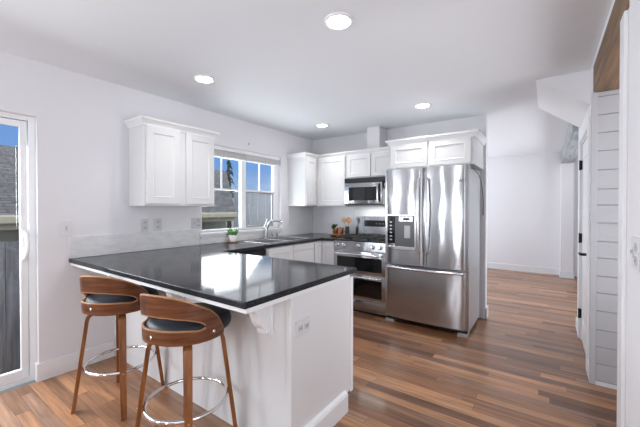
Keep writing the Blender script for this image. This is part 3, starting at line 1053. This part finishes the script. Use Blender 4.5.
hl = bpy.data.lights.new('cooktop_fill', 'AREA')  # added fill under the microwave, brightens tiles and backguard
hl.shape = 'RECTANGLE'
hl.size, hl.size_y, hl.energy = .5, .06, 2.6
ho = bpy.data.objects.new('cooktop_fill', hl)
COL.objects.link(ho)
ho.location = (1.235, -.22, 1.362)

# ------------------------------------------------------------------ REFRIGERATOR
fr = thing('refrigerator', 'stainless french-door refrigerator with ice dispenser and bottom freezer drawer', 'refrigerator', (2.07, -.40, 0))
FX0, FX1 = -.448, .448
FY = -.36     # door plane y -.76 -> bulges a little
MB().box(FX0, FX1, -.29, .34, .04, 1.755, .004).build('body', M_steeld, fr)


def bowed(x0, x1, z0, z1, depth, bow, holes=None, n=22):
    """door slab with a gently bowed front"""
    pts = []
    for i in range(n + 1):
        a = i / n
        x = x0 + (x1 - x0) * a
        e = 1 - (2 * a - 1) ** 2
        rnd = .012 * (1 - min(1, min(a, 1 - a) * n / 1.5)) ** 2
        pts.append((x, FY - bow * e + rnd))
    pts += [(x1, -.292), (x0, -.292)]
    return MB().prism(pts, 'z', z0, z1)


# left door in pieces round the dispenser recess: bands above, below and beside
DX0, DX1, DZ0, DZ1 = -.405, -.075, .875, 1.255
ldoor = bowed(FX0, -.003, .69, 1.765, 0, .016)
ld = ldoor.build('door', M_steel, fr, 35)
rd = bowed(.003, FX1, .69, 1.765, 0, .016).build('door', M_steel, fr, 35)
fz_ = bowed(FX0, FX1, .075, .672, 0, .02, n=36).build('freezer_drawer', M_steel, fr, 35)
# dispenser
dp = MB().box(DX0, DX1, FY - .026, FY - .002, DZ0, DZ0 + .02, .003).box(DX0, DX1, FY - .026, FY - .002, DZ1 - .02, DZ1, .003) \
    .box(DX1 - .015, DX1, FY - .026, FY - .002, DZ0 + .02, DZ1 - .02, .002).build('dispenser_frame', M_steelh, ld)
MB().box(DX0, DX0 + .085, FY - .028, FY - .002, DZ0 + .05, DZ1 - .02, .002).build('control_strip', M_bglass, ld)
for k in range(6):
    MB().box(DX0 + .03, DX0 + .055, FY - .0295, FY - .0278, .96 + k * .04, .972 + k * .04).build('icon', M_plate, ld)
M_recess = mat('dispenser_grey', (.12, .12, .125), .3, .5)
MB().box(DX0 + .087, DX1 - .015, FY - .02, FY - .0165, DZ0 + .02, DZ1 - .02).build('recess', M_recess, ld)
MB().box(DX0 + .14, DX1 - .03, FY - .034, FY - .0165, 1.17, DZ1 - .022, .004).build('dispenser_head', M_steelh, ld)
MB().box(DX0 + .19, DX1 - .07, FY - .0355, FY - .033, 1.19, 1.215).build('badge', M_black, ld)
MB().box(DX0 + .2, DX1 - .06, FY - .03, FY - .0195, .99, 1.13, .004).build('paddle', M_steeld, ld)
MB().box(DX0 + .085, DX1 - .01, FY - .04, FY - .002, DZ0 - .02, DZ0 + .02, .004).build('drip_tray', M_steelh, ld)


def vhandle(x, par):
    z0, z1 = .82, 1.66
    pts = [(x, FY - .005, z0 + .02), (x, FY - .045, z0 + .025)] + [(x, FY - .045 - .03 * math.sin(PI * k / 12), z0 + .025 + (z1 - z0 - .05) * k / 12) for k in range(1, 12)] \
        + [(x, FY - .045, z1 - .025), (x, FY - .005, z1 - .02)]
    MB().tube(pts, .0155, 14).build('handle', M_steelh, par, 40)


vhandle(-.042, ld)
vhandle(.042, rd)
pts = [(-.40, FY - .005, .655), (-.395, FY - .045, .655)] + [(-.395 + .79 * k / 12, FY - .045 - .03 * math.sin(PI * k / 12), .655) for k in range(1, 12)] + [(.395, FY - .045, .655), (.40, FY - .005, .655)]
MB().tube(pts, .0155, 14).build('handle', M_steelh, fz_, 40)
MB().box(FX0 + .01, FX1 - .01, -.31, -.28, .03, .072).build('base_grille', M_black, fr)
for x in (FX0 + .05, FX1 - .05):
    MB().box(x - .05, x + .05, -.345, -.25, .0, .035, .006).build('foot', M_steeld, fr)
for x in (FX0 + .06, FX1 - .06):
    MB().box(x - .05, x + .05, -.34, -.2, 1.7555, 1.785, .005).build('hinge_cover', M_steeld, fr)
MB().box(-.4, .4, .2, .3, 0, .04).build('foot', M_black, fr)
# maker's mark: disc and two letters
MB().lathe([(.015, 0), (.015, .0015), (.0125, .0018), (.0125, .0005), (0, .0005)], (.378, FY - .0098, 1.607), 24, Matrix.Rotation(PI / 2, 4, 'X')).build('emblem', M_greytext, rd)


def lettering(name, txt, size, loc, rot, m, parent):
    cu = bpy.data.curves.new(name, 'FONT')
    cu.body = txt
    cu.size = size
    cu.extrude = .0006
    cu.align_x = 'CENTER'
    cu.align_y = 'CENTER'
    ob = bpy.data.objects.new(name, cu)
    COL.objects.link(ob)
    dg = bpy.context.evaluated_depsgraph_get()
    dg.update()
    me = bpy.data.meshes.new_from_object(ob.evaluated_get(dg))
    bpy.data.objects.remove(ob)
    me.materials.clear()
    me.materials.append(m)
    o = bpy.data.objects.new(name, me)
    COL.objects.link(o)
    o.parent = parent
    o.location = loc
    o.rotation_euler = rot
    return o


M_mark = mat('dark_print', (.12, .12, .125), .4)
lettering('logo_lettering', 'LG', .036, (.412, FY - .0066, 1.607), (PI / 2, 0, .05), M_mark, rd)
# supply cord at the right side
cd = tag(MB().tube([(2.5265, -.62, 1.742), (2.528, -.55, 1.745), (2.545, -.35, 1.71), (2.556, -.2, 1.63), (2.558, -.11, 1.52), (2.556, -.05, 1.40), (2.55, -.025, 1.30), (2.545, -.006, 1.24)], .006, 8).build('power_cord', M_black, None, 40),
         'dark cord draped down the right side of the refrigerator', 'cord')


# ------------------------------------------------------------------ outlets and switches
def plate_thing(name, label, cat, loc, n, width=.075, m=M_plate, sockets=1, horizontal=False, toggle=False, group=None):
    """wall plate; local +x is outward"""
    rz = {'+x': 0, '-x': PI, '-y': -PI / 2, '+y': PI / 2}[n]
    t_ = thing(name, label, cat, loc, rz, group)
    h = .122
    wv, hv = (h, width) if horizontal else (width, h)
    MB().box(.0, .006, -wv / 2, wv / 2, -hv / 2, hv / 2, .002).build('plate', m, t_)
    for s in range(sockets):
        cy = 0 if sockets == 1 else (-.024 + .048 * s)
        if toggle and s == 0:
            MB().box(.0055, .0075, cy - .008, cy + .008, -.02, .02).box(.007, .016, cy - .004, cy + .004, -.004, .011).build('toggle', M_socket, t_)
            continue
        for q in (-.026, .026):
            a, b = (q, cy) if horizontal else (cy, q)
            so_ = MB().box(.0055, .0078, a - .016, a + .016, b - .016, b + .016, .004).build('socket', M_socket, t_)
            MB().box(.0076, .0082, a - .008, a - .005, b - .006, b + .006).box(.0076, .0082, a + .005, a + .008, b - .006, b + .006).build('slot', M_dark, so_)
    return t_


plate_thing('light_switch', 'white toggle light switch on the wall beside the patio door', 'light switch', (.0005, -3.333, 1.16), '+x', toggle=True)
plate_thing('wall_outlet', 'grey wall outlet, left of the pair under the left wall cabinet', 'outlet', (.0005, -2.716, 1.161), '+x', m=M_plategrey, group='outlets above the counter')
plate_thing('wall_outlet', 'grey wall outlet, right of the pair under the left wall cabinet', 'outlet', (.0005, -2.589, 1.161), '+x', m=M_plategrey, group='outlets above the counter')
plate_thing('wall_outlet', 'grey double wall outlet with switch next to the sink window', 'outlet', (.0005, -2.16, 1.16), '+x', width=.12, m=M_plategrey, sockets=2, toggle=True, group='outlets above the counter')
plate_thing('wall_outlet', 'white outlet set sideways on the peninsula end panel', 'outlet', (2.0925, -2.905, .683), '+x', width=.085, m=M_plateend, horizontal=True)
plate_thing('light_switch', 'wide white switch plate on the near wall at the right edge', 'light switch', (3.4515, -2.55, 1.15), '-x', width=.12, sockets=2, toggle=True)
tag(MB().lathe([(.012, 0), (.01, .01), (0, .012)], (.0005, -1.385, 2.16), 16, Matrix.Rotation(PI / 2, 4, 'Y')).build('wall_hook', M_plategrey), 'tiny grey hook on the wall above the sink window', 'hook')


# ------------------------------------------------------------------ BAR STOOLS (local: back towards -x, sitter faces +x)
def spline(tab, x):
    if x <= tab[0][0]:
        return tab[0][1]
    for (a, va), (b, vb) in zip(tab, tab[1:]):
        if x <= b:
            s = (x - a) / (b - a)
            return va + (vb - va) * s
    return tab[-1][1]


def make_stool(label, loc, rz):
    st = thing('bar_stool', label, 'bar stool', loc, rz, 'bar stools at the peninsula')
    R, TH = .217, .012
    top = [(0, .898), (15, .896), (30, .884), (45, .864), (60, .833), (75, .80), (88, .755), (97, .70), (102, .672)]
    bot = [(0, .655), (30, .651), (60, .649), (90, .649), (102, .655)]
    s_top = [(0, .797), (20, .794), (45, .777), (58, .760), (63, .751), (66, .742), (68, .733), (70, .726)]
    s_bot = [(0, .724), (40, .719), (58, .710), (63, .711), (66, .714), (68, .719), (70, .726)]
    bm = bmesh.new()
    A = [-102 + 204 * i / 68 for i in range(69)]

    def pt(a, z, r):
        lean = (z - .65) * .06 * max(0, math.cos(math.radians(a)))
        th = PI + math.radians(a)
        return ((r + lean) * math.cos(th), (r + lean) * math.sin(th), z)
    cache = {}

    def vert(a, kind, r):
        z = spline({'t': top, 'b': bot, 'u': s_top, 'l': s_bot}[kind], abs(a))
        key = (round(a, 3), round(z, 5), r)
        if key not in cache:
            cache[key] = bm.verts.new(pt(a, z, r))
        return cache[key]

    def quad(*vs):
        vs = list(dict.fromkeys(vs))
        if len(vs) > 2:
            try:
                bm.faces.new(vs)
            except ValueError:
                pass
    for a, b in zip(A, A[1:]):
        ins = abs(a) <= 69.1 and abs(b) <= 69.1
        strips = [('b', 'l'), ('u', 't')] if ins else [('b', 't')]
        if not ins:
            # keep edge vertices at the slot ends welded
            strips = [('b', 't')]
        for lo, hi in strips:
            for r, fl in ((R, False), (R - TH, True)):
                q = [vert(a, lo, r), vert(b, lo, r), vert(b, hi, r), vert(a, hi, r)]
                quad(*(q[::-1] if fl else q))
            for k in (lo, hi):
                quad(vert(a, k, R), vert(a, k, R - TH), vert(b, k, R - TH), vert(b, k, R))
    # close the slot's ends and the band's ends
    for a in (min(x for x in A if abs(x) <= 69.1), max(x for x in A if abs(x) <= 69.1)):
        quad(vert(a, 'l', R), vert(a, 'u', R), vert(a, 'u', R - TH), vert(a, 'l', R - TH))
    for a in (A[0], A[-1]):
        quad(vert(a, 'b', R), vert(a, 't', R), vert(a, 't', R - TH), vert(a, 'b', R - TH))
    bmesh.ops.recalc_face_normals(bm, faces=bm.faces[:])
    mb = MB()
    mb.add(bm)
    bk = mb.build('bentwood_back', M_walnut, st, 35)
    # paler ply edge running along top rim and slot
    for kind, rng in (('t', 100), ('u', 68), ('l', 68)):
        pts = []
        for i in range(61):
            a = -rng + 2 * rng * i / 60
            z = spline({'t': top, 'u': s_top, 'l': s_bot}[kind], abs(a))
            pts.append(pt(a, z, R - TH / 2))
        MB().tube(pts, .0066, 8).build('ply_edge', M_plyedge, bk, 40)
    # upholstered seat, D shaped and domed
    bm = bmesh.new()
    n = 48
    rings = []
    for (sc, z) in ((.90, .663), (.97, .668), (1.0, .682), (1.0, .70), (.97, .722), (.90, .738), (.7, .75), (.4, .757), (.15, .759)):
        ring = []
        for k in range(n):
            a = 2 * PI * k / n
            r = .202 + .048 * max(0, math.cos(a)) ** .8 if math.cos(a) > 0 else .202
            ring.append(bm.verts.new((r * sc * math.cos(a), r * sc * math.sin(a) * (1.0 + .0), z)))
        rings.append(ring)
    for a, b in zip(rings, rings[1:]):
        for k in range(n):
            bm.faces.new((a[k], a[(k + 1) % n], b[(k + 1) % n], b[k]))
    bm.faces.new(rings[0][::-1])
    bm.faces.new(rings[-1])
    mb = MB()
    mb.add(bm)
    mb.build('seat_cushion', M_leather, st, 50)
    MB().lathe([(0, .640), (.19, .640), (.198, .646), (.198, .664), (0, .664)], (0, 0, 0), 40).build('seat_base', M_walnut, st, 40)
    # legs: bent ply, curving under the seat
    for k in range(4):
        a = PI / 4 + k * PI / 2
        ca, sa = math.cos(a), math.sin(a)
        cl = [(.06, .628), (.135, .628), (.166, .622), (.182, .607), (.189, .584), (.265, 0.0)]
        w, th = .021, .011
        bm = bmesh.new()
        rings = []
        for i, (rr, z) in enumerate(cl):
            p, q = cl[max(i - 1, 0)], cl[min(i + 1, len(cl) - 1)]
            dr_, dz = q[0] - p[0], q[1] - p[1]
            ln = math.hypot(dr_, dz)
            nr, nz_ = -dz / ln, dr_ / ln
            ww = w * (1 if i < 5 else .8)
            ring = []
            for sgn, side in ((1, 1), (1, -1), (-1, -1), (-1, 1)):
                r2, z2 = rr + nr * th * sgn, z + nz_ * th * sgn
                if i == len(cl) - 1:
                    r2, z2 = rr + th * sgn, 0.0005
                ring.append(bm.verts.new((r2 * ca - side * ww * sa, r2 * sa + side * ww * ca, z2)))
            rings.append(ring)
        for p, q in zip(rings, rings[1:]):
            for j in range(4):
                bm.faces.new((p[j], p[(j + 1) % 4], q[(j + 1) % 4], q[j]))
        bm.faces.new(rings[0])
        bm.faces.new(rings[-1])
        bmesh.ops.bevel(bm, geom=[e for e in bm.edges if len(e.link_faces) == 2 and e.calc_face_angle(0) > .8], offset=.002, segments=1, affect='EDGES')
        mb = MB()
        mb.add(bm)
        lg = mb.build('leg', M_walnutleg, st, 35)
        rb_ = .265 - (.265 - .189) * .275 / .584 + .0115
        MB().lathe([(.006, 0), (.006, .003), (0, .004)], (rb_ * ca, rb_ * sa, .275), 12,
                   Matrix.Rotation(a, 4, 'Z') @ Matrix.Rotation(PI / 2, 4, 'Y')).build('bolt', M_chrome, lg, 40)
    fr_ = .265 - (.265 - .189) * .275 / .584 - .02
    MB().tube([(fr_ * math.cos(2 * PI * k / 64), fr_ * math.sin(2 * PI * k / 64), .275) for k in range(64)], .0095, 12, closed=True).build('footrest_ring', M_chrome, st, 60)
    for a in (-80, -4, 80):
        p = Vector(pt(a, .69, R + .001))
        th = PI + math.radians(a)
        MB().lathe([(.008, 0), (.008, .002), (.005, .004), (0, .0045)], p, 14, Matrix.Rotation(th, 4, 'Z') @ Matrix.Rotation(PI / 2, 4, 'Y')).build('bolt', M_chrome, bk, 40)
    return st


s1 = make_stool('walnut bentwood bar stool with navy seat, farther one by the patio door side', (.762, -3.252, .0), math.radians(115))
copy_tree(s1, 'walnut bentwood bar stool with navy seat, nearer one at the counter corner', (1.550, -3.246, .0), math.radians(104))
